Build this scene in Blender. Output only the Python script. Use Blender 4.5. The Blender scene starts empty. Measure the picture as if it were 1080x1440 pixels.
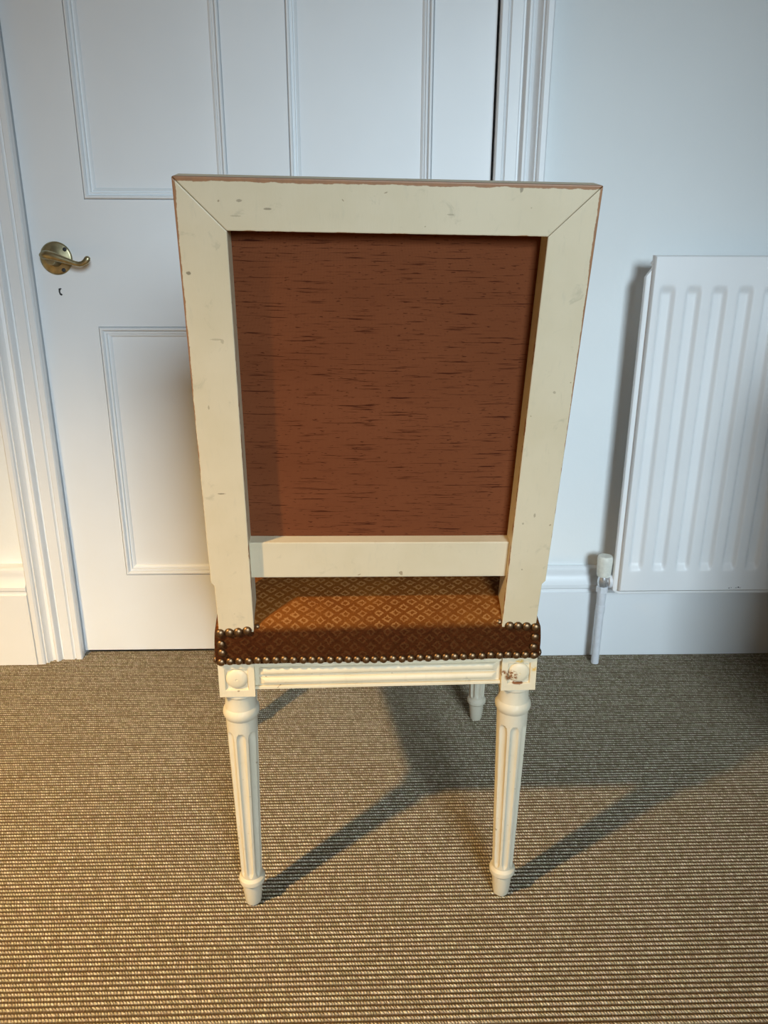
import bpy, bmesh, math, random
from mathutils import Vector, Matrix
random.seed(7)
R = math.radians
scene = bpy.context.scene
COL = scene.collection

# ------------------------------------------------------------------ camera
cam_d = bpy.data.cameras.new('camera')
cam = bpy.data.objects.new('camera', cam_d)
COL.objects.link(cam)
cam_d.sensor_fit = 'VERTICAL'; cam_d.sensor_height = 36.0
cam_d.lens = 1082.0 / 1440.0 * 36.0
cam_d.clip_start = 0.02
CAM_PITCH, CAM_YAW, CAM_ROLL = 18.7, -1.6, 0.2
cam.matrix_world = (Matrix.Translation((0, 0, 0.92)) @ Matrix.Rotation(R(CAM_YAW), 4, 'Z')
                    @ Matrix.Rotation(R(90 - CAM_PITCH), 4, 'X') @ Matrix.Rotation(R(CAM_ROLL), 4, 'Z'))
scene.camera = cam

# ------------------------------------------------------------------ light
world = bpy.data.worlds.new('daylight_sky'); scene.world = world
world.use_nodes = True
world.node_tree.nodes['Background'].inputs[0].default_value = (0.55, 0.72, 1.0, 1)
world.node_tree.nodes['Background'].inputs[1].default_value = 0.3

def light(name, kind, loc, energy, color, rot=(0, 0, 0), **kw):
    d = bpy.data.lights.new(name, kind); d.energy = energy; d.color = color
    for k, v in kw.items(): setattr(d, k, v)
    o = bpy.data.objects.new(name, d); COL.objects.link(o)
    o.location = loc; o.rotation_euler = rot
    return o
# daylight entering through the window behind the photographer, to the right
light('window_daylight', 'AREA', (1.05, -2.72, 1.78), 12.0, (0.70, 0.87, 0.985), (R(90 - 18), 0, R(12.5)),
      shape='RECTANGLE', size=1.0, size_y=1.25, spread=R(41))
# warm electric lamp under an opaque shade, out of frame to the left
light('lamp_bulb', 'SPOT', (-1.14, -0.03, 1.70), 350, (1.0, 0.67, 0.30), shadow_soft_size=0.04, spot_size=R(127), spot_blend=0.78)

vs = scene.view_settings
scene.display_settings.display_device = 'sRGB'
vs.view_transform = 'Standard'; vs.look = 'None'; vs.exposure = 0.0; vs.gamma = 1.0
vs.use_curve_mapping = False

# ------------------------------------------------------------------ node helpers
class NT:
    def __init__(s, name):
        s.m = bpy.data.materials.new(name); s.m.use_nodes = True
        s.t = s.m.node_tree; s.n = s.t.nodes; s.b = s.n['Principled BSDF']
    def link(s, a, b): s.t.links.new(a, b)
    def put(s, sock, v):
        if isinstance(v, bpy.types.NodeSocket): s.link(v, sock)
        elif isinstance(v, (tuple, list)) and len(v) == 3 and sock.type == 'RGBA': sock.default_value = (*v, 1)
        else: sock.default_value = v
    def math(s, op, a, b=None, c=None, clamp=False):
        n = s.n.new('ShaderNodeMath'); n.operation = op; n.use_clamp = clamp
        for i, v in enumerate((a, b, c)):
            if v is not None: s.put(n.inputs[i], v)
        return n.outputs[0]
    def co(s, kind='Object'):
        return s.n.new('ShaderNodeTexCoord').outputs[kind]
    def sep(s, v):
        n = s.n.new('ShaderNodeSeparateXYZ'); s.link(v, n.inputs[0]); return n.outputs
    def comb(s, x, y, z):
        n = s.n.new('ShaderNodeCombineXYZ')
        for i, v in enumerate((x, y, z)): s.put(n.inputs[i], v)
        return n.outputs[0]
    def scale(s, v, sc, off=(0, 0, 0)):
        n = s.n.new('ShaderNodeMapping'); s.link(v, n.inputs[0])
        n.inputs['Scale'].default_value = sc; n.inputs['Location'].default_value = off
        return n.outputs[0]
    def noise(s, v, scale, detail=3, rough=0.5, dist=0):
        n = s.n.new('ShaderNodeTexNoise'); s.link(v, n.inputs['Vector'])
        n.inputs['Scale'].default_value = scale; n.inputs['Detail'].default_value = detail
        n.inputs['Roughness'].default_value = rough; n.inputs['Distortion'].default_value = dist
        return n.outputs['Fac']
    def rng(s, v, a, b, c=0.0, d=1.0, smooth=True):
        n = s.n.new('ShaderNodeMapRange'); n.interpolation_type = 'SMOOTHSTEP' if smooth else 'LINEAR'
        s.put(n.inputs[0], v)
        for i, x in enumerate((a, b, c, d)): n.inputs[i + 1].default_value = x
        return n.outputs[0]
    def mix(s, f, a, b):
        n = s.n.new('ShaderNodeMix'); n.data_type = 'RGBA'
        s.put(n.inputs[0], f); s.put(n.inputs[6], a); s.put(n.inputs[7], b)
        return n.outputs[2]
    def bump(s, h, strength, dist, normal=None):
        n = s.n.new('ShaderNodeBump'); s.link(h, n.inputs['Height'])
        n.inputs['Strength'].default_value = strength; n.inputs['Distance'].default_value = dist
        if normal is not None: s.link(normal, n.inputs['Normal'])
        return n.outputs[0]
    def done(s, color, rough=0.5, normal=None, metal=0.0, **kw):
        s.put(s.b.inputs['Base Color'], color); s.put(s.b.inputs['Roughness'], rough)
        s.b.inputs['Metallic'].default_value = metal
        if normal is not None: s.link(normal, s.b.inputs['Normal'])
        for k, v in kw.items(): s.put(s.b.inputs[k.replace('_', ' ')], v)
        return s.m

def mat_plain(name, col, rough, metal=0.0, var=0.06, scale=18, bump=0.0, bscale=60):
    t = NT(name); p = t.co()
    f = t.rng(t.noise(p, scale), 0.3, 0.7)
    c = t.mix(f, tuple(x * (1 - var) for x in col), tuple(min(1, x * (1 + var)) for x in col))
    n = t.bump(t.noise(p, bscale, 4), bump, 0.002) if bump else None
    return t.done(c, rough, n, metal)

M = {}
M['wall'] = mat_plain('wall_emulsion', (0.85, 0.875, 0.875), 0.75, var=0.015, scale=3, bump=0.12, bscale=140)
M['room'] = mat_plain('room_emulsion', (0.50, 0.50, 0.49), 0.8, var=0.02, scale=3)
M['gloss'] = mat_plain('white_eggshell', (0.85, 0.865, 0.875), 0.42, var=0.02, scale=4, bump=0.10, bscale=45)
M['rad'] = mat_plain('radiator_enamel', (0.89, 0.89, 0.89), 0.38, var=0.015, scale=5, bump=0.05, bscale=60)
M['plastic'] = mat_plain('valve_plastic', (0.78, 0.79, 0.72), 0.45, var=0.06, scale=120)
M['pipe'] = mat_plain('painted_pipe', (0.76, 0.77, 0.80), 0.45, var=0.05, scale=60, bump=0.2, bscale=120)
M['chrome'] = mat_plain('chrome', (0.72, 0.73, 0.75), 0.25, 0.75, var=0.03)
M['brass'] = mat_plain('aged_brass', (0.44, 0.385, 0.235), 0.40, 1.0, var=0.22, scale=70)
M['nail'] = mat_plain('bronzed_brass', (0.20, 0.125, 0.068), 0.42, 1.0, var=0.35, scale=160)
M['dark'] = mat_plain('dark_iron', (0.03, 0.03, 0.032), 0.6)
M['sub'] = mat_plain('subfloor', (0.2, 0.16, 0.12), 0.9)
M['hall'] = mat_plain('hall_shade_paint', (0.10, 0.10, 0.11), 0.9)

def cream(name, wear=None, stain=False, marks=(), chips=0.5, dirt=0.5, base=(0.585, 0.495, 0.345)):
    """old cream paint on wood; wear = function (nt, x, y, z) -> 0..1 mask of bare wood along rubbed edges"""
    t = NT(name); p = t.co(); x, y, z = t.sep(p)
    big = t.rng(t.noise(p, 9, 4, 0.6), 0.35, 0.7)
    fine = t.noise(t.scale(p, (1, 1, 0.25)), 160, 3, 0.6)
    c = t.mix(big, base, (base[0] * 0.93, base[1] * 0.92, base[2] * 0.88))
    c = t.mix(t.math('MULTIPLY', t.rng(fine, 0.55, 0.8), 0.30 * dirt), c, (0.42, 0.38, 0.28))
    sm = t.math('MULTIPLY', t.rng(t.noise(p, 42, 5, 0.65, 0.6), 0.60, 0.74), 0.45 * dirt)
    c = t.mix(sm, c, (0.33, 0.29, 0.20))
    ch = t.rng(t.noise(p, 95, 2, 0.4, 0.3), 0.765 - 0.03 * chips, 0.785 - 0.03 * chips)
    c = t.mix(t.math('MULTIPLY', ch, 0.8), c, (0.26, 0.19, 0.11))
    for mx, mz, rx_, rz_, k in marks:      # single scuffs and knocks: centre, half sizes, strength
        dx = t.math('DIVIDE', t.math('SUBTRACT', x, mx), rx_); dz = t.math('DIVIDE', t.math('SUBTRACT', z, mz), rz_)
        dd = t.math('ADD', t.math('ADD', t.math('MULTIPLY', dx, dx), t.math('MULTIPLY', dz, dz)), t.math('MULTIPLY', t.math('SUBTRACT', t.noise(p, 500, 3, 0.6), 0.5), 2.0))
        c = t.mix(t.math('MULTIPLY', t.rng(dd, 1.0, 0.4), k), c, (0.16, 0.125, 0.075))
    if wear:
        w = wear(t, p, x, y, z)
        wood = t.mix(t.noise(t.scale(p, (3, 3, 0.6)), 60, 4), (0.34, 0.155, 0.06), (0.22, 0.11, 0.055))
        c = t.mix(w, c, wood)
    if stain:   # brown stain round the broken rosette (object space of the block / rosette)
        d = t.math('SQRT', t.math('ADD', t.math('POWER', t.math('ADD', x, 0.0105), 2), t.math('POWER', t.math('ADD', z, 0.004), 2)))
        n1 = t.noise(p, 210, 4, 0.6)
        s1 = t.math('MULTIPLY', t.rng(d, 0.0105, 0.0060), t.rng(n1, 0.44, 0.54))
        d2 = t.math('SQRT', t.math('ADD', t.math('POWER', t.math('ADD', x, 0.0215), 2), t.math('POWER', z, 2)))
        s2 = t.math('MULTIPLY', t.rng(d2, 0.0065, 0.0025), t.rng(n1, 0.42, 0.5))
        d4 = t.math('SQRT', t.math('ADD', t.math('POWER', t.math('ADD', x, 0.001), 2), t.math('MULTIPLY', t.math('POWER', t.math('ADD', z, 0.0152), 2), 14)))
        s4 = t.math('MULTIPLY', t.rng(d4, 0.0085, 0.006), t.rng(n1, 0.36, 0.44))
        s = t.math('MAXIMUM', t.math('MAXIMUM', s1, s2), s4)
        c = t.mix(s, c, (0.20, 0.075, 0.020))
        d3 = t.math('SQRT', t.math('ADD', t.math('POWER', x, 2), t.math('MULTIPLY', t.math('POWER', t.math('SUBTRACT', z, 0.018), 2), 4)))
        d5 = t.math('SQRT', t.math('ADD', t.math('POWER', t.math('SUBTRACT', x, 0.0195), 2), t.math('POWER', t.math('SUBTRACT', z, 0.006), 2)))
        yl = t.math('MAXIMUM', t.rng(d3, 0.008, 0.002), t.rng(d5, 0.0055, 0.001))
        c = t.mix(t.math('MULTIPLY', yl, t.rng(n1, 0.4, 0.55)), c, (0.60, 0.36, 0.07))
    nrm = t.bump(fine, 0.10, 0.002)
    return t.done(c, 0.5, nrm)

def wear_top(t, p, x, y, z):
    n = t.noise(p, 55, 4, 0.65)
    thr = t.math('MULTIPLY_ADD', n, 0.0055, 0.5355 - 0.0005)
    a = t.rng(t.math('SUBTRACT', z, thr), -0.0004, 0.0004)
    thr2 = t.math('MULTIPLY_ADD', n, 0.003, 0.2032)
    b = t.rng(t.math('SUBTRACT', t.math('ABSOLUTE', x), thr2), -0.0004, 0.0004)
    inr = t.rng(t.math('ADD', z, t.math('MULTIPLY', n, -0.004)), 0.4915, 0.4910)
    m = t.math('MAXIMUM', t.math('MAXIMUM', a, b), inr)
    # the top face itself keeps its paint
    return t.math('MULTIPLY', m, t.rng(y, 0.006, 0.004))
def wear_stile(t, p, x, y, z):
    n = t.noise(t.scale(p, (1, 1, 0.8)), 60, 5, 0.7)
    slope = t.math('MULTIPLY_ADD', z, -0.0068, 0.2059)       # wear line moves outward further down
    big = t.noise(p, 8, 2)
    thr = t.math('MULTIPLY_ADD', n, 0.0050, t.math('ADD', slope, t.math('MULTIPLY', big, 0.0016)))
    b = t.rng(t.math('SUBTRACT', t.math('ABSOLUTE', x), thr), -0.0003, 0.0003)
    inn = t.rng(t.math('SUBTRACT', t.math('ABSOLUTE', x), t.math('MULTIPLY_ADD', n, 0.0042, 0.1572)), 0.0001, -0.0003)
    return t.math('MULTIPLY', t.math('MAXIMUM', b, inn), t.rng(y, 0.006, 0.004))

M['cream'] = cream('cream_paint', dirt=0.7)
M['cream_top'] = cream('cream_paint_top_rail', wear_top, dirt=0.9, marks=((-.146, .521, .003, .0016, .6), (-.119, .514, .0045, .0012, .7), (-.150, .507, .006, .001, .35), (.128, .537, .002, .004, .7), (.06, .512, .004, .001, .4)))
M['cream_stile'] = cream('cream_paint_stile', wear_stile, dirt=1.0, marks=((-.186, .205, .0055, .0009, .9), (-.2005, .452, .0028, .0022, .8), (-.178, .385, .007, .0012, .35), (-.172, .383, .002, .003, .35), (-.192, .31, .001, .003, .5), (.183, .176, .0016, .003, .5), (.170, .165, .0015, .0015, .5), (.187, .33, .002, .002, .45), (.176, .10, .0012, .0012, .6)))
M['cream_rail'] = cream('cream_paint_seat_rail', dirt=0.9, chips=1.0, base=(0.65, 0.565, 0.41))
M['cream_leg'] = cream('cream_paint_leg', dirt=1.0, chips=1.2, base=(0.57, 0.52, 0.41))
M['cream_stain'] = cream('cream_paint_stained', None, True, base=(0.65, 0.565, 0.41))

def mat_backcloth():
    t = NT('rust_slub_cloth'); p = t.co(); x, y, z = t.sep(p)
    weave = t.math('MULTIPLY', t.math('SINE', t.math('MULTIPLY', t.math('ADD', x, z), 3300)),
                   t.math('SINE', t.math('MULTIPLY', t.math('SUBTRACT', x, z), 3300)))
    sl = t.noise(t.scale(p, (19, 1, 520)), 1.0, 3, 0.6)
    slub = t.rng(sl, 0.57, 0.66)
    sl2 = t.noise(t.scale(p, (110, 1, 600), (3, 0, 7)), 1.0, 2, 0.5)
    slub2 = t.math('MULTIPLY', t.rng(sl2, 0.62, 0.70), 0.85)
    s = t.math('MAXIMUM', slub, slub2)
    big = t.noise(t.scale(p, (4, 1, 12)), 1.0, 3)
    c = t.mix(t.rng(big, 0.3, 0.7), (0.145, 0.045, 0.0165), (0.185, 0.060, 0.023))
    c = t.mix(t.rng(weave, -0.6, 0.8), t.mix(0.0, (0.125, 0.036, 0.013), (0, 0, 0)), c)
    c = t.mix(t.math('MULTIPLY', s, 0.92), c, (0.040, 0.008, 0.003))
    h = t.math('ADD', t.math('MULTIPLY', weave, 0.3), t.math('MULTIPLY', s, 0.8))
    return t.done(c, 0.85, t.bump(h, 0.25, 0.0006), Specular_IOR_Level=0.08)
M['backcloth'] = mat_backcloth()

def mat_velvet():
    t = NT('russet_figured_velvet'); p = t.co(); x, y, z = t.sep(p)
    P = 0.0215
    yy = t.math('ADD', y, z)          # unrolls the pattern down the rear band
    u = t.math('DIVIDE', t.math('ADD', x, yy), P); v = t.math('DIVIDE', t.math('SUBTRACT', x, yy), P)
    fu = t.math('SUBTRACT', t.math('FRACT', u), 0.5); fv = t.math('SUBTRACT', t.math('FRACT', v), 0.5)
    n = t.noise(p, 420, 3, 0.6)
    d = t.math('MAXIMUM', t.math('ABSOLUTE', fu), t.math('ABSOLUTE', fv))
    d = t.math('ADD', d, t.math('MULTIPLY', t.math('SUBTRACT', t.noise(p, 330, 4, 0.7), 0.5), 0.55))
    ring = t.math('MULTIPLY', t.math('MULTIPLY', t.rng(d, 0.12, 0.22), t.rng(d, 0.36, 0.26)), t.rng(t.noise(p, 26, 3, 0.6), 0.25, 0.6, 0.45, 1.0))
    lat = t.rng(d, 0.44, 0.49)
    wearn = t.rng(t.noise(p, 14, 4, 0.6), 0.35, 0.7)
    base = t.mix(wearn, (0.115, 0.030, 0.004), (0.165, 0.050, 0.007))
    c = t.mix(t.math('MULTIPLY', ring, 0.75), base, (0.33, 0.150, 0.045))
    c = t.mix(t.math('MULTIPLY', lat, 0.35), c, (0.11, 0.036, 0.010))
    c = t.mix(t.math('MULTIPLY', t.rng(n, 0.5, 0.75), 0.3), c, (0.24, 0.10, 0.024))
    # rear and side bands painted darker and redder, standing in for the velvet's shading
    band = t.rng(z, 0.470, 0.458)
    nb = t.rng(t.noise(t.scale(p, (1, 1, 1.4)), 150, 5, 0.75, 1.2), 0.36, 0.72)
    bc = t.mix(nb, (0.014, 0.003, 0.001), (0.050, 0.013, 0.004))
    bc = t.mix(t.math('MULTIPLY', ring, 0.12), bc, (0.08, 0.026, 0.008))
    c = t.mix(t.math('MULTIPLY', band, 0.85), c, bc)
    h = t.math('ADD', t.math('MULTIPLY', n, 0.6), t.math('MULTIPLY', ring, 0.6))
    return t.done(c, 0.9, t.bump(h, 0.5, 0.0012), Specular_IOR_Level=0.05, Sheen_Weight=0.03, Sheen_Roughness=0.4, Sheen_Tint=(0.9, 0.6, 0.35))
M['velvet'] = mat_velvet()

ROW = 0.0073          # pitch of the carpet ribs
def mat_carpet():
    t = NT('ribbed_loop_carpet'); p = t.co(); x, y, z = t.sep(p)
    row = t.math('DIVIDE', y, ROW)
    ri = t.math('FLOOR', row); ph = t.math('FRACT', row)
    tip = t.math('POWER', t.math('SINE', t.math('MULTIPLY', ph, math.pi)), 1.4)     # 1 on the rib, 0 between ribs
    jit = t.n.new('ShaderNodeTexWhiteNoise'); jit.noise_dimensions = '1D'; t.link(ri, jit.inputs['W'])
    kx = t.math('ADD', t.math('DIVIDE', x, 0.0042), t.math('MULTIPLY', jit.outputs['Value'], 3.0))
    kx = t.math('ADD', kx, t.math('MULTIPLY', t.math('SUBTRACT', t.noise(p, 60, 2), 0.5), 1.6))
    kx = t.math('ADD', kx, t.math('MULTIPLY', ph, 0.9))                              # the yarn is twisted
    loop = t.math('ABSOLUTE', t.math('SINE', t.math('MULTIPLY', kx, math.pi)))
    cell = t.n.new('ShaderNodeTexWhiteNoise'); cell.noise_dimensions = '2D'
    t.link(t.comb(t.math('FLOOR', kx), ri, 0.0), cell.inputs['Vector'])
    fib = t.noise(p, 900, 3, 0.7)
    hue = t.rng(t.noise(t.scale(p, (1, 5, 1)), 55, 3, 0.6), 0.35, 0.65)
    tone = t.math('ADD', t.math('MULTIPLY', cell.outputs['Value'], 0.45), t.math('MULTIPLY', fib, 0.65))
    hi = t.mix(t.rng(tone, 0.2, 0.9), t.mix(hue, (0.37, 0.295, 0.20), (0.345, 0.295, 0.17)), t.mix(hue, (0.80, 0.69, 0.55), (0.76, 0.70, 0.50)))
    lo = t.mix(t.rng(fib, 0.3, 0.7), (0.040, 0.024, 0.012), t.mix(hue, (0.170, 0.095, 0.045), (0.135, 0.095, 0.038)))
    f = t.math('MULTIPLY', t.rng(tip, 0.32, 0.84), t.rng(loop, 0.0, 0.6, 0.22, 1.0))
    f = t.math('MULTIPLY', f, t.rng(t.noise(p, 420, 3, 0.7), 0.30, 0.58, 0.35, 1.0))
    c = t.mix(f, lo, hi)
    pat = t.rng(t.noise(t.scale(p, (1, 1.6, 1)), 3.2, 4, 0.6), 0.35, 0.7)
    c = t.mix(t.math('MULTIPLY', pat, 0.14), c, (0.17, 0.12, 0.075))
    h = t.math('ADD', t.math('MULTIPLY', t.math('MULTIPLY', loop, tip), 1.0), t.math('MULTIPLY', fib, 0.5))
    return t.done(c, 0.95, t.bump(h, 1.0, 0.0022))
M['carpet'] = mat_carpet()

# ------------------------------------------------------------------ mesh helpers
class MB:
    def __init__(s): s.v = []; s.f = []
    def add(s, verts, faces):
        o = len(s.v); s.v += [tuple(v) for v in verts]; s.f += [tuple(i + o for i in f) for f in faces]; return s
    def box(s, x0, x1, y0, y1, z0, z1):
        return s.add([(x0, y0, z0), (x1, y0, z0), (x1, y1, z0), (x0, y1, z0), (x0, y0, z1), (x1, y0, z1), (x1, y1, z1), (x0, y1, z1)],
                     [(0, 3, 2, 1), (4, 5, 6, 7), (0, 1, 5, 4), (1, 2, 6, 5), (2, 3, 7, 6), (3, 0, 4, 7)])
    def prism_xz(s, poly, y0, y1):
        """polygon in x,z extruded along y"""
        n = len(poly)
        V = [(x, y0, z) for x, z in poly] + [(x, y1, z) for x, z in poly]
        F = [tuple(range(n)), tuple(range(2 * n - 1, n - 1, -1))]
        F += [(i, i + n, (i + 1) % n + n, (i + 1) % n) for i in range(n)]
        return s.add(V, F)
    def sweep_x(s, prof, x0, x1):
        """closed y,z polygon extruded along x"""
        n = len(prof)
        V = [(x0, y, z) for y, z in prof] + [(x1, y, z) for y, z in prof]
        F = [tuple(range(n)), tuple(range(2 * n - 1, n - 1, -1))]
        F += [(i, i + n, (i + 1) % n + n, (i + 1) % n) for i in range(n)]
        return s.add(V, F)
    def sweep_z(s, prof, z0, z1):
        n = len(prof)
        V = [(x, y, z0) for x, y in prof] + [(x, y, z1) for x, y in prof]
        F = [tuple(range(n)), tuple(range(2 * n - 1, n - 1, -1))]
        F += [(i, i + n, (i + 1) % n + n, (i + 1) % n) for i in range(n)]
        return s.add(V, F)
    def frame_xz(s, x0, x1, z0, z1, prof, y):
        """mitred moulding round a rectangle; prof = (inset, projection towards the viewer, -y)"""
        V = []; k = len(prof)
        for ins, pr in prof:
            V += [(x0 + ins, y - pr, z0 + ins), (x1 - ins, y - pr, z0 + ins), (x1 - ins, y - pr, z1 - ins), (x0 + ins, y - pr, z1 - ins)]
        F = []
        for i in range(k - 1):
            for j in range(4):
                F.append((i * 4 + j, i * 4 + (j + 1) % 4, (i + 1) * 4 + (j + 1) % 4, (i + 1) * 4 + j))
        return s.add(V, F)
    def lathe(s, prof, n=32, axis='z', c=(0, 0, 0), cap=True):
        V = []; F = []; k = len(prof)
        for h, r in prof:
            for j in range(n):
                a = 2 * math.pi * j / n; p, q = r * math.cos(a), r * math.sin(a)
                V.append({'z': (c[0] + p, c[1] + q, c[2] + h), 'y': (c[0] + p, c[1] + h, c[2] + q), 'x': (c[0] + h, c[1] + p, c[2] + q)}[axis])
        for i in range(k - 1):
            for j in range(n):
                F.append((i * n + j, i * n + (j + 1) % n, (i + 1) * n + (j + 1) % n, (i + 1) * n + j))
        if cap: F += [tuple(range(n - 1, -1, -1)), tuple(range((k - 1) * n, k * n))]
        return s.add(V, F)
    def tube(s, pts, rad, n=16, flat=1.0):
        pts = [Vector(p) for p in pts]; V = []; F = []; up = Vector((0, 1, 0)); k = len(pts)
        for i, p in enumerate(pts):
            d = (pts[min(i + 1, k - 1)] - pts[max(i - 1, 0)]).normalized()
            a = d.cross(up)
            a = a.normalized() if a.length > 1e-4 else Vector((1, 0, 0))
            b = a.cross(d).normalized(); r = rad[i] if isinstance(rad, (list, tuple)) else rad
            for j in range(n):
                t = 2 * math.pi * j / n
                V.append(p + a * (math.cos(t) * r) + b * (math.sin(t) * r * flat))
        for i in range(k - 1):
            for j in range(n):
                F.append((i * n + j, i * n + (j + 1) % n, (i + 1) * n + (j + 1) % n, (i + 1) * n + j))
        F += [tuple(range(n - 1, -1, -1)), tuple(range((k - 1) * n, k * n))]
        return s.add(V, F)
    def grid(s, P):
        r = len(P); c = len(P[0])
        return s.add([p for row in P for p in row],
                     [(i * c + j, i * c + j + 1, (i + 1) * c + j + 1, (i + 1) * c + j) for i in range(r - 1) for j in range(c - 1)])
    def build(s, name, mat, parent=None, smooth=None, bevel=0.0, seg=2, loc=None, rot=None, ang=60):
        me = bpy.data.meshes.new(name); me.from_pydata(s.v, [], s.f)
        bm = bmesh.new(); bm.from_mesh(me)
        bmesh.ops.recalc_face_normals(bm, faces=bm.faces)
        if bevel:
            ed = [e for e in bm.edges if len(e.link_faces) == 2 and e.calc_face_angle(0) > R(28)]
            bmesh.ops.bevel(bm, geom=ed, offset=bevel, segments=seg, profile=0.6, affect='EDGES', clamp_overlap=True)
        if smooth:
            for f in bm.faces: f.smooth = True
            for e in bm.edges: e.smooth = len(e.link_faces) == 2 and e.calc_face_angle(0) < R(ang)
        bm.to_mesh(me); bm.free()
        me.materials.append(M[mat] if isinstance(mat, str) else mat)
        o = bpy.data.objects.new(name, me); COL.objects.link(o)
        if parent: o.parent = parent
        if loc: o.location = loc
        if rot: o.rotation_euler = rot
        return o

def empty(name, loc=(0, 0, 0), rot=(0, 0, 0)):
    o = bpy.data.objects.new(name, None); COL.objects.link(o); o.empty_display_size = 0.05
    o.location = loc; o.rotation_euler = rot; return o
def tag(o, label=None, cat=None, kind=None, group=None):
    for k, v in (('label', label), ('category', cat), ('kind', kind), ('group', group)):
        if v: o[k] = v
    return o
def ss(a, b, x):
    t = min(1, max(0, (x - a) / (b - a))); return t * t * (3 - 2 * t)

# ------------------------------------------------------------------ room shell
WY = 1.660                       # face of the wall that carries the door and radiator
DX0, DX1 = -0.6705, 0.2575       # door leaf
OX0, OX1 = -0.6735, 0.2630       # door opening between the jambs
XL, XR, YB, CZ = -2.3, 2.7, -2.6, 2.55
DTOP = 1.985

tag(MB().box(XL - .1, XR + .1, YB - .1, WY + .35, -0.06, -0.009).build('floor', 'sub'), 'plain boarded floor under the fitted carpet', 'floor', 'structure')
tag(MB().box(XL - .1, XR + .1, YB - .1, WY + .35, CZ, CZ + .06).build('ceiling', 'room'), 'plain pale ceiling of the room', 'ceiling', 'structure')
w = MB().box(XL, OX0 - .02, WY, WY + .16, -.01, CZ).box(OX1 + .02, XR, WY, WY + .16, -.01, CZ).box(OX0 - .02, OX1 + .02, WY, WY + .16, DTOP + .03, CZ)
tag(w.build('wall_back', 'wall'), 'pale blue grey painted wall behind the chair and radiator', 'wall', 'structure')
tag(MB().box(XL - .1, XL, YB, WY + .16, -.01, CZ).build('wall_left', 'room'), 'plain pale wall on the left', 'wall', 'structure')
tag(MB().box(XR, XR + .1, YB, WY + .16, -.01, CZ).build('wall_right', 'room'), 'plain pale wall on the right', 'wall', 'structure')
WX0, WX1, WZ0, WZ1 = 0.50, 1.60, 1.08, 2.44
w = MB().box(XL, WX0, YB - .12, YB, -.01, CZ).box(WX1, XR, YB - .12, YB, -.01, CZ).box(WX0, WX1, YB - .12, YB, -.01, WZ0).box(WX0, WX1, YB - .12, YB, WZ1, CZ)
tag(w.build('wall_front', 'room'), 'plain pale wall with the window behind the camera', 'wall', 'structure')
win = tag(empty('window_1', (0, 0, 0)), 'white sash window behind the camera', 'window', 'structure')
f = MB()
for a in ((WX0, WX0 + .045, WZ0, WZ1), (WX1 - .045, WX1, WZ0, WZ1), (WX0, WX1, WZ0, WZ0 + .06), (WX0, WX1, WZ1 - .05, WZ1), (WX0, WX1, 1.74, 1.78)):
    f.box(a[0], a[1], YB - .07, YB - .03, a[2], a[3])
f.build('sash_frame', 'gloss', win)
MB().box(WX0 - .05, WX1 + .05, YB - .03, YB + .05, WZ0 - .03, WZ0).build('window_sill', 'gloss', win, bevel=.004)

# dark sheet close behind the door: its colour gives the gaps their shade
tag(MB().box(OX0 - .05, OX1 + .05, WY + .165, WY + .18, -.01, DTOP + .06).build('hall_shade_sheet', 'hall'), 'dark sheet standing in for the shade behind the closed door', 'wall', 'structure')

# carpet: every rib is modelled, loops and yarn are the material's relief
def carpet():
    xs = [XL + (XR - XL) * i / 60 for i in range(61)]
    ys = []; y = YB
    k0, k1 = int(0.36 / ROW), int((WY + .02) / ROW)
    sub = (0.0, 0.14, 0.30, 0.5, 0.70, 0.86)
    P = [[(x, YB, -.002) for x in xs], [(x, k0 * ROW - .001, -.002) for x in xs]]
    for k in range(k0, k1):
        for q in sub:
            row = []
            for i, x in enumerate(xs):
                wob = 0.0006 * math.sin(x * 5.3 + k * 0.9) + 0.0005 * math.sin(x * 13.1 + k * 2.3)
                row.append((x, (k + q) * ROW, -0.0050 + 0.0042 * math.sin(math.pi * q) ** 0.8 + wob * 0.5))
            P.append(row)
    return MB().grid(P)
# a slight skew to the room, as fitted
tag(carpet().build('carpet', 'carpet', smooth=True, ang=80), 'brown and beige ribbed loop pile fitted carpet', 'carpet', 'stuff')

# skirting boards with a stepped and moulded top
def skirting(name, x0, x1, yf, h, label):
    p = [(WY, -.008), (yf, -.008), (yf, h - .062), (yf + .004, h - .060), (yf + .004, h - .054), (yf + .0005, h - .050), (yf + .0005, h - .042),
         (yf + .005, h - .036), (yf + .010, h - .026), (yf + .012, h - .018), (yf + .010, h - .012), (yf + .012, h - .004), (yf + .017, h), (WY, h)]
    return tag(MB().sweep_x(p, x0, x1).build(name, 'gloss', smooth=True, ang=35), label, 'skirting', 'structure')
skirting('baseboard_right', OX1 + .092, XR, 1.637, .225, 'white moulded skirting board under the radiator')
skirting('baseboard_left', XL, OX0 - .094, 1.616, .238, 'white moulded skirting board left of the door')

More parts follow.
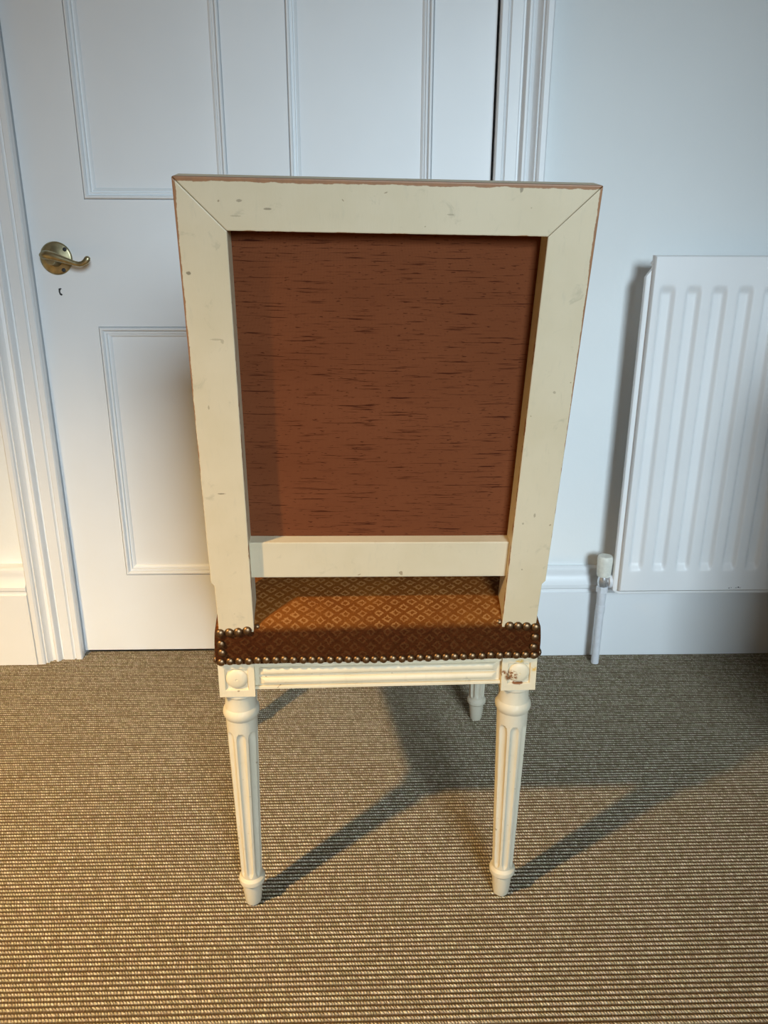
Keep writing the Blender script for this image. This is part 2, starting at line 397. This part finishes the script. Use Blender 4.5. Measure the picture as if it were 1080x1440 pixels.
# architraves: moulded casing strips each side of the door; profile = (distance from the opening, face y)
ARCH = [(.000, WY), (.000, 1.644), (.002, 1.641), (.012, 1.641), (.014, 1.643), (.0155, 1.646), (.018, 1.644), (.020, 1.640), (.040, 1.640),
        (.043, 1.644), (.046, 1.644), (.048, 1.634), (.051, 1.630), (.055, 1.630), (.058, 1.634), (.060, 1.639), (.066, 1.637), (.071, 1.630), (.074, 1.624),
        (.077, 1.626), (.079, 1.620), (.083, 1.617), (.092, 1.617), (.095, 1.620), (.096, WY)]
tag(MB().sweep_z([(OX1 - .002 + d, y) for d, y in ARCH], -.008, DTOP + .1).build('trim_1', 'gloss', smooth=True, ang=32), 'white moulded door casing on the hinge side', 'trim', 'structure')
tag(MB().sweep_z([(OX0 + .002 - d, y) for d, y in ARCH], -.008, DTOP + .1).build('trim_2', 'gloss', smooth=True, ang=32), 'white moulded door casing on the handle side', 'trim', 'structure')
tag(MB().box(OX0 - .098, OX1 + .098, 1.62, WY, DTOP + .01, DTOP + .1).build('trim_3', 'gloss', bevel=.004), 'white moulded door casing over the door', 'trim', 'structure')
tag(MB().box(OX0 - .02, OX0, WY, WY + .15, -.008, DTOP + .02).build('trim_4', 'gloss'), 'white door jamb on the handle side', 'trim', 'structure')
tag(MB().box(OX1, OX1 + .02, WY, WY + .15, -.008, DTOP + .02).build('trim_5', 'gloss'), 'white door jamb on the hinge side', 'trim', 'structure')

# ------------------------------------------------------------------ door
door = tag(empty('door_1', (0, 0, 0)), 'white four panel door with brass lever handle', 'door', 'structure')
DY0, DY1 = 1.667, 1.705
PL = (-.5535, -.2655); PR = (-.1430, .1390)
ZB, ZL0, ZL1, ZU0, ZU1 = .009, .204, .769, 1.016, 1.865
MB().box(DX0, PL[0], DY0, DY1, ZB, DTOP).build('stile', 'gloss', door)
MB().box(PR[1], DX1, DY0, DY1, ZB, DTOP).build('stile', 'gloss', door)
for z0, z1 in ((ZB, ZL0), (ZL1, ZU0), (ZU1, DTOP)):
    MB().box(PL[0], PR[1], DY0, DY1, z0, z1).build('rail', 'gloss', door)
for z0, z1 in ((ZL0, ZL1), (ZU0, ZU1)):
    MB().box(PL[1], PR[0], DY0, DY1, z0, z1).build('muntin', 'gloss', door)
MOULD = [(0, -.0045), (.0010, -.0048), (.0016, .0010), (.0035, .0042), (.0065, .0042), (.0085, .0015), (.0092, -.0040), (.0104, -.0044), (.0110, -.0022), (.0140, -.0026), (.0150, -.0075),
         (.0164, -.0080), (.0170, -.0064), (.0195, -.0074), (.0220, -.0105), (.0228, -.0125)]
for (x0, x1) in (PL, PR):
    for z0, z1 in ((ZL0, ZL1), (ZU0, ZU1)):
        pn = MB().box(x0 - .004, x1 + .004, DY0 + .0115, DY0 + .024, z0 - .004, z1 + .004).build('panel', 'gloss', door)
        MB().frame_xz(x0, x1, z0, z1, MOULD, DY0).build('panel_moulding', 'gloss', pn, smooth=True, ang=30)
# hinges on the right edge (only their knuckles)
for hz in (.28, 1.72):
    MB().lathe([(0, .0055), (.09, .0055)], 12, 'z', (DX1 + .0025, DY0 + .010, hz)).build('hinge', 'gloss', door, smooth=True)
# brass lever handle
HX, HZ = -.6225, .905
hd = empty('door_handle', (HX, DY0, HZ)); hd.parent = door
MB().lathe([(0, .0325), (-.0018, .0325), (-.0034, .0312), (-.0044, .0285), (-.0050, .020), (-.0060, .0165), (-.0066, .0)], 48, 'y').build('rose', 'brass', hd, smooth=True, ang=40)
for a in (205, 40, 300):
    s_ = MB().lathe([(0, .0042), (-.0010, .0040), (-.0016, .0025), (-.0017, 0)], 16, 'y', (.0265 * math.cos(R(a)) if a != 205 else -.0265, -.0042, .0265 * math.sin(R(a)) if a != 205 else .007)).build('screw', 'dark', hd, smooth=True)
MB().lathe([(-.004, .0145), (-.010, .0115), (-.022, .0095), (-.034, .0100), (-.036, .0095)], 32, 'y', (0, 0, -.003)).build('neck', 'brass', hd, smooth=True)
lp = [(-.021, -.030, .006), (-.014, -.034, .0065), (-.004, -.037, .0060), (.010, -.039, .0035), (.024, -.040, -.0010), (.038, -.040, -.0055), (.050, -.040, -.0095),
      (.058, -.040, -.0108), (.065, -.040, -.0098), (.0715, -.040, -.0058), (.0755, -.040, -.0010), (.0775, -.040, .0025), (.0782, -.040, .0042)]
lr = [.0030, .0080, .0095, .0085, .0068, .0056, .0050, .0049, .0053, .0060, .0062, .0048, .0012]
MB().tube(lp, lr, 18, .75).build('lever', 'brass', hd, smooth=True)
# small keyhole, half painted over
kh = [(-.0035, .006), (.0005, .0072), (.0030, .0058), (.0010, .0045), (-.0008, .001), (-.0004, -.003), (.0022, -.0045), (.0034, -.0066), (.0008, -.0080), (-.0022, -.0062), (-.0038, -.001)]
MB().prism_xz([(-.6225 + a, .8395 + b) for a, b in kh], DY0 - .0006, DY0 + .004).build('keyhole', 'dark', door)

# ------------------------------------------------------------------ radiator
RX0, RX1, RZ0, RZ1, RY = .577, 1.520, .198, .912, 1.570
rad = tag(empty('radiator', (RX0, RY, RZ0)), 'white ribbed panel radiator on the wall right of the chair', 'radiator')
ro = Vector((RX0, RY, RZ0))
cent = [RX0 + .0285 + .0525 * i for i in range(18)]
def rad_h(x, z):
    d = min(abs(x - c) for c in cent)
    a = 1 - ss(.0075, .0170, d)
    a *= ss(.045, .066, z - RZ0) * (1 - ss(RZ1 - RZ0 - .072, RZ1 - RZ0 - .052, z - RZ0))
    return .0085 * a
xs = [RX0 + (RX1 - RX0) * i / 378 for i in range(379)]
zs = [RZ0, RZ0 + .04, .243, .246, .249, .252, .255, .258, .261, .264, .30] + [.30 + .054 * i for i in range(1, 10)] + [.838, .841, .844, .847, .850, .853, .856, .859, .862, RZ1]
zs = sorted(set(zs))
g = MB().grid([[(x - ro.x, RY + rad_h(x, z) - ro.y, z - ro.z) for x in xs] for z in zs])
n0 = RZ1 - RZ0; L = RX1 - RX0
# rolled edge of the front sheet
E0 = [(0, 0, 0), (L, 0, 0), (L, 0, n0), (0, 0, n0)]
E1 = [(-.003, .003, -.003), (L + .003, .003, -.003), (L + .003, .003, n0 + .003), (-.003, .003, n0 + .003)]
E2 = [(x, .017, z) for x, y, z in E1]
g.add(E0 + E1 + E2, [(i + 4 * k, (i + 1) % 4 + 4 * k, (i + 1) % 4 + 4 * k + 4, i + 4 * k + 4) for k in (0, 1) for i in range(4)])
g.build('front_panel', 'rad', rad, smooth=True, ang=50)
# back sheet with welded flange that shows past the front sheet, corners cut
c = .014
poly = [(-.014 + c, -.014), (L + .014 - c, -.014), (L + .014, -.014 + c), (L + .014, n0 - .024 - c), (L + .014 - c, n0 - .024), (-.014 + c, n0 - .024 + .006), (-.014, n0 - .024 - c), (-.014, -.014 + c * .6)]
MB().prism_xz(poly, .0115, .024).build('back_panel', 'rad', rad, bevel=.003)
for bx_ in (.10, L - .10):
    b_ = MB().box(bx_ - .02, bx_ + .02, .024, WY - RY, n0 * .72, n0 * .9)
    b_.build('bracket', 'rad', rad)
for bx_ in (.02, L - .02):   # top lug
    MB().lathe([(-.004, .006), (.010, .006)], 16, 'y', (bx_ - .018, .012, n0 - .012)).build('vent_plug', 'rad', rad, smooth=True)
for fx, fz, fw in ((.247, .0045, .0016), (.252, .0055, .0011), (.263, .0050, .0013), (.268, .0062, .0022), (.272, .0050, .0012)):   # chipped enamel
    MB().prism_xz([(fx - fw, fz), (fx, fz - fw * .7), (fx + fw, fz + .0003), (fx + fw * .3, fz + fw * .8)], -.0003, .002).build('enamel_chip', 'dark', rad)
VX, VY = .545, 1.598
vx, vy = VX - ro.x, VY - ro.y
def vz(z): return z - ro.z
MB().lathe([(vz(.2235), .0150), (vz(.2270), .0158), (vz(.258), .0170), (vz(.266), .0172), (vz(.2675), .0164), (vz(.2685), .0166), (vz(.2715), .0150), (vz(.2725), .0125), (vz(.2715), .0060), (vz(.2713), 0)], 36, 'z', (vx, vy, 0)).build('valve_cap', 'plastic', rad, smooth=True, ang=35)
vb = MB().lathe([(vz(.196), .0105), (vz(.204), .0125), (vz(.212), .0130), (vz(.219), .0115), (vz(.225), .0100)], 28, 'z', (vx, vy, 0))
vb.lathe([(0, .0110), (.008, .0120), (.012, .0105)], 28, 'x', (vx, vy, vz(.2105)))
vb.build('valve_body', 'chrome', rad, smooth=True, ang=40)
MB().lathe([(.0100, .0120), (.0112, .0158), (.0155, .0166), (.0185, .0152), (.0200, .0100), (.052, .0095)], 28, 'x', (vx, vy, vz(.2105))).build('valve_union', 'pipe', rad, smooth=True, ang=40)
MB().lathe([(vz(.183), .0105), (vz(.184), .0140), (vz(.1965), .0140), (vz(.1975), .0110)], 6, 'z', (vx, vy, 0)).build('valve_nut', 'pipe', rad)
MB().lathe([(vz(0), .0088), (vz(.130), .0088), (vz(.131), .0102), (vz(.150), .0104), (vz(.151), .0094), (vz(.165), .0102), (vz(.184), .0104)], 24, 'z', (vx, vy, 0)).build('pipe', 'pipe', rad, smooth=True, ang=40)

# ------------------------------------------------------------------ chair
CYAW = R(1.3)
chair = tag(empty('dining_chair', (.0186, .9136, 0), (0, 0, CYAW)), 'cream painted dining chair with rust fabric back and velvet seat, seen from behind', 'chair')
RAKE = R(9.2)
LEAN = R(0.75)
# back assembly frame: x across, y into the room, z up along the raked back; origin on the rear face at seat height
BO = (-.0005, -.0245, .45)
BR = (Matrix.Rotation(RAKE, 4, 'X') @ Matrix.Rotation(LEAN, 4, 'Y')).to_euler()
def back(mb, name, mat, **k): return mb.build(name, mat, chair, loc=BO, rot=BR, **k)
IN, OUT, TOP, ITOP = .1595, .2085, .5415, .4930
GAP = .00022
TH = .040
back(MB().prism_xz([(-IN - GAP * 0, ITOP), (IN, ITOP), (OUT - GAP, TOP), (-OUT + GAP, TOP)], 0, .031), 'top_rail', 'cream_top', bevel=.0012)
for s in (-1, 1):
    poly = [(s * IN, ITOP - GAP * 2), (s * OUT, TOP - GAP * 2), (s * (OUT - .0005), .083), (s * (OUT - .0045), .078), (s * (OUT - .0050), -.030), (s * (IN - .0005), -.030)]
    back(MB().prism_xz(poly, 0, TH), 'back_stile', 'cream_stile', bevel=.0012)
back(MB().box(-IN - .002, IN + .002, .0105, TH - .002, .0835, .1335), 'bottom_rail', 'cream', bevel=.0012)
# rear cloth panel, slightly slack
nx, nz = 40, 44; P = []
for j in range(nz + 1):
    v = j / nz; row = []
    for i in range(nx + 1):
        u = i / nx * 2 - 1
        bul = (1 - u ** 4) * (1 - (2 * v - 1) ** 4)
        row.append((u * (IN + .002), .0275 - .004 * bul, .125 + v * (ITOP + .006 - .125)))
    P.append(row)
back(MB().grid(P), 'back_cloth', 'backcloth', smooth=True)
# front pad of the back
P = []
for j in range(nz + 1):
    v = j / nz; row = []
    for i in range(nx + 1):
        u = i / nx * 2 - 1
        bul = (1 - abs(u) ** 3) ** .5 * (1 - abs(2 * v - 1) ** 3) ** .5
        row.append((u * (OUT - .022), TH - .006 + .045 * bul, .10 + v * (TOP - .022 - .10)))
    P.append(row)
back(MB().grid(P), 'back_pad', 'velvet', smooth=True)

# seat: trapezoid with a crown, and a band that wraps over the rails
RHW, FHW, SY0, SY1 = .2095, .258, -.0265, .482
ZBOT, ZBAND = .4145, .462
def sx(v): return RHW + (FHW - RHW) * v
def seat_z(u, v):
    d1 = (1 - abs(u)) * sx(v); d2 = v * (SY1 - SY0); d3 = (1 - v) * (SY1 - SY0)
    def q(d, w): d = min(d / w, 1); return 1 - (1 - d) ** 2.4
    return ZBAND - .002 + .010 * min(q(d1, .012), q(d2, .012), q(d3, .012)) + .040 * q(d1, .11) * q(d2, .10) * q(d3, .12)
def sv(t): return .5 - .5 * math.cos(math.pi * t)
N = 64
sm = MB(); P = []
tt = [sv(i / N) for i in range(N + 1)]
for v in tt:
    P.append([((2 * u - 1) * sx(v), SY0 + v * (SY1 - SY0), seat_z(2 * u - 1, v)) for u in tt])
sm.grid(P)
per = [P[0][i] for i in range(N)] + [P[j][N] for j in range(N)] + [P[N][N - i] for i in range(N)] + [P[N - j][0] for j in range(N)]
cx, cy = 0, .23
rows = [per]
for q in range(1, 7):
    t = q / 6; row = []
    for (x, y, z) in per:
        k = .0018 * math.sin(math.pi * t)
        l = math.hypot(x - cx, y - cy)
        row.append((x + (x - cx) / l * k, y + (y - cy) / l * k, z + (ZBOT - z) * t))
    rows.append(row)
rows = [r + [r[0]] for r in rows]
sm.grid(rows)
bmv = sm
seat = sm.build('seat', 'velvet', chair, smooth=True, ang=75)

# seat rails: rear rail carries two raised reeds with cut ends
RZa, RZb = .3720, .4150
def rail(name, p0, p1):
    """straight rail from p0 to p1 (x,y of the outer face), outward side = right of travel"""
    a = Vector((*p0, 0)); b = Vector((*p1, 0)); L_ = (b - a).length
    m = MB()
    m.box(0, L_, .0045, .022, RZa, RZb)                       # sunk ground
    m.box(0, L_, 0, .006, RZb - .0085, RZb)                   # top fillet
    m.box(0, L_, .0004, .006, RZa, RZa + .0045)               # bottom fillet
    for z0, z1 in ((.3920, .4035), (.3785, .3890)):           # reeds
        e = .006; x0, x1 = .006, L_ - .006; h = (z1 - z0)
        pr = [(0, .0045), (.06, .0022), (.22, .0004), (.5, -.0004), (.78, .0004), (.94, .0022), (1, .0045)]
        V = []
        for t, y in pr:
            cut = e * (1 - abs(2 * t - 1)) + .001
            V += [(x0 + (.0045 - y) * 1.6, y, z0 + t * h), (x1 - (.0045 - y) * 1.6, y, z0 + t * h)]
        F = [(2 * i, 2 * i + 1, 2 * i + 3, 2 * i + 2) for i in range(len(pr) - 1)] + [tuple(range(0, 2 * len(pr), 2)), tuple(range(1, 2 * len(pr), 2))]
        m.add(V, F)
    ang = math.atan2(b.y - a.y, b.x - a.x)
    return m.build(name, 'cream_rail', chair, loc=(a.x, a.y, 0), rot=(0, 0, ang), smooth=True, ang=25, bevel=.0005, seg=1)
BLK = .0232
LXR, LXF, LYF = .1862, .2225, .4560
rail('seat_rail', (-LXR + BLK - .001, -.0195), (LXR - BLK + .001, -.0195))
rail('seat_rail', (LXR + BLK - .003, BLK), (LXF + BLK - .003, LYF - BLK))
rail('seat_rail', (LXF - BLK, LYF + BLK - .003), (-LXF - .019 + BLK, LYF + BLK - .003))
rail('seat_rail', (-LXF - .019 - BLK + .003, LYF - BLK), (-LXR - BLK + .003, BLK))

# legs: square block with sunk rosette, collar, fluted tapering shaft, ring and peg foot
def leg_mesh(top):
    prof = [(top, .0205), (top - .002, .0222), (top - .005, .0222), (top - .007, .0206), (top - .010, .0203), (top - .022, .0208), (top - .026, .0215),
            (top - .028, .0230), (top - .031, .0243), (top - .0345, .0247), (top - .038, .0240), (top - .041, .0225), (top - .0425, .0216)]
    z0, z1 = top - .046, .0520
    K = 110
    for i in range(K + 1):
        t = i / K; z = z0 + (z1 - z0) * t; prof.append((z, .0214 + (.0152 - .0214) * t))
    prof += [(.0505, .0165), (.0480, .0186), (.0445, .0192), (.0410, .0188), (.0385, .0170), (.0365, .0150), (.0340, .0147), (.0200, .0135), (.0060, .0122), (.0015, .0112), (0, .0085)]
    n = 144; V = []; F = []
    for z, r in prof:
        for j in range(n):
            a = 2 * math.pi * j / n
            ph = ((a / (2 * math.pi) * 8 + .5) % 1) - .5            # -0.5..0.5 across one flute
            w = .345
            ft, fb = top - .066, .060
            rr = r
            if z < ft + .006 and z > fb - .004:
                half = w
                if z > ft - .004: half = w * math.sqrt(max(0, 1 - ((z - (ft - .004)) / .009) ** 2))
                elif z < fb + .004: half = w * math.sqrt(max(0, 1 - (((fb + .004) - z) / .008) ** 2))
                if abs(ph) < half and half > .02:
                    rr = r - .0040 * (r / .0214) * math.sqrt(max(0, 1 - (ph / half) ** 2)) * min(1, half / w)
            V.append((rr * math.cos(a), rr * math.sin(a), z))
    k = len(prof)
    for i in range(k - 1):
        for j in range(n):
            F.append((i * n + j, i * n + (j + 1) % n, (i + 1) * n + (j + 1) % n, (i + 1) * n + j))
    F += [tuple(range(n - 1, -1, -1)), tuple(range((k - 1) * n, k * n))]
    return MB().add(V, F)
BZ0, BZ1 = .3640, .4150
BC = (BZ0 + BZ1) / 2 + .0005
def block_mesh():
    h = BLK; z0, z1 = BZ0 - BC, BZ1 - BC
    m = MB(); q = .0150; d = .0032
    # rear and side faces with a sunk square; built as a shell with four recessed faces
    m.add([(-h, -h, z0), (h, -h, z0), (h, h, z0), (-h, h, z0), (-h, -h, z1), (h, -h, z1), (h, h, z1), (-h, h, z1)], [(0, 3, 2, 1), (4, 5, 6, 7)])
    for k in range(4):
        c_, s_ = math.cos(k * math.pi / 2), math.sin(k * math.pi / 2)
        def T(x, y, z): return (x * c_ - y * s_, x * s_ + y * c_, z)
        o = [(-h, -h, z0), (h, -h, z0), (h, -h, z1), (-h, -h, z1)]
        i1 = [(-q, -h, -q - .001), (q, -h, -q - .001), (q, -h, q), (-q, -h, q)]
        i2 = [(x * .93, -h + d, z * .93) for x, y, z in i1]
        V = [T(*p) for p in o + i1 + i2]
        F = [(j, (j + 1) % 4, (j + 1) % 4 + 4, j + 4) for j in range(4)] + [(j + 4, (j + 1) % 4 + 4, (j + 1) % 4 + 8, j + 8) for j in range(4)] + [(8, 9, 10, 11)]
        m.add(V, F)
    return m
def rosette_mesh():
    return MB().lathe([(.004, .0142), (-.0014, .0142), (-.0024, .0136), (-.0036, .0120), (-.0044, .0092), (-.0049, .0058), (-.0051, .0030), (-.0051, .0016), (-.0040, .0010), (-.0038, 0)], 40, 'y')
first = {}
def leg(x, y, stain):
    if 'leg' not in first: first['leg'] = leg_mesh(BZ0 + .0005).build('leg', 'cream_leg', chair, smooth=True, ang=24); o = first['leg']
    else:
        o = first['leg'].copy(); COL.objects.link(o)
    o.location = (x, y, 0)
    b = block_mesh().build('leg_block', 'cream_stain' if stain else 'cream_rail', chair, bevel=.0005, seg=1)
    b.location = (x, y, BC)
    for k, (dx, dy) in enumerate(((0, -BLK), (1 if x > 0 else -1, 0))):
        if k == 1: px, py, rz = x + dx * (BLK - .0032), y, (math.pi / 2 if x > 0 else -math.pi / 2)
        elif y < .2: px, py, rz = x, y - BLK + .0032, 0
        else: px, py, rz = x, y + BLK - .0032, math.pi
        r = rosette_mesh().build('rosette', 'cream_stain' if stain and k == 0 else 'cream_rail', b, smooth=True, ang=35)
        r.location = (px - x, py - y, .0002); r.rotation_euler = (0, 0, rz)
leg(-LXR, 0, False); leg(LXR, 0, True); leg(-LXF - .019, LYF, False); leg(LXF, LYF, False)

# domed upholstery nails, every one its own piece
nail0 = None
def nail(x, y, z, rz=0.0, rx=0.0, sc=1.0):
    global nail0
    if nail0 is None:
        nail0 = MB().lathe([(.001, .0050), (-.0004, .0056), (-.0016, .0052), (-.0028, .0041), (-.0036, .0024), (-.0039, .0005)], 14, 'y').build('nail', 'nail', chair, smooth=True, ang=70)
        o = nail0
    else:
        o = nail0.copy(); COL.objects.link(o)
    o.location = (x, y, z); o.rotation_euler = (rx, 0, rz + random.uniform(-.1, .1)); o.scale = (sc,) * 3
jit = lambda a: random.uniform(-a, a)
YN = SY0 - .0008
k = 36
for i in range(k):
    t = i / (k - 1); x = -.2035 + .407 * t
    nail(x + jit(.0008), YN, .4192 + .0012 * math.sin(t * 9) + jit(.0007))
for s in (-1, 1):
    for i in range(4):
        nail(s * (.2022 - .0113 * i) + jit(.0004), YN - .0002, .4602 + .0009 * i + jit(.0004), sc=1.07)
    for z in (.4332, .4465):
        nail(s * (.2020 + jit(.001)), YN - .0012, z + jit(.001))
    for i in range(4):       # up the inner side of the stile, on the slope of the seat
        nail(s * (.1560 - .0015 * i), YN + .006 + .011 * i, .4665 + .0045 * i, rx=-.9, sc=.82)
    n = 42
    for i in range(n):
        v = .015 + .97 * i / (n - 1)
        nail(s * (sx(v) + .0010), SY0 + v * (SY1 - SY0), .4192 + jit(.0007), s * math.pi / 2)
n = 42
for i in range(n):
    nail(-.252 + .504 * i / (n - 1), SY1 + .0010, .4192 + jit(.0007), math.pi)

# ------------------------------------------------------------------ low white cupboard added out of frame to shade the radiator's right end
M['shade_cabinet_white'] = mat_plain('shade_cabinet_paint', (0.72, 0.70, 0.66), 0.5, var=0.06, scale=25)
cab = tag(empty('shade_cabinet', (.90, .66, 0)), 'low white painted cupboard added out of frame to shade the radiator', 'shade_cabinet')
CW, CD, CH = .55, .30, .86
MB().box(0, CW, 0, CD, .06, CH - .02).build('body', 'shade_cabinet_white', cab, bevel=.003)
MB().box(-.012, CW + .012, -.012, CD + .008, CH - .02, CH + .004).build('top', 'shade_cabinet_white', cab, bevel=.006)
MB().box(.01, CW - .01, .012, CD - .01, 0, .06).build('plinth', 'shade_cabinet_white', cab, bevel=.003)
for i in range(2):
    d = MB().box(.015 + i * (CW / 2 - .005), CW / 2 - .01 + i * (CW / 2 - .005), -.016, 0, .085, CH - .045).build('door', 'shade_cabinet_white', cab, bevel=.003)
    MB().lathe([(0, .006), (-.012, .007), (-.02, .012), (-.026, .010), (-.028, .0)], 20, 'y', (CW / 2 + (-.045 if i == 0 else .045), -.016, CH * .55)).build('knob', 'brass', d, smooth=True)
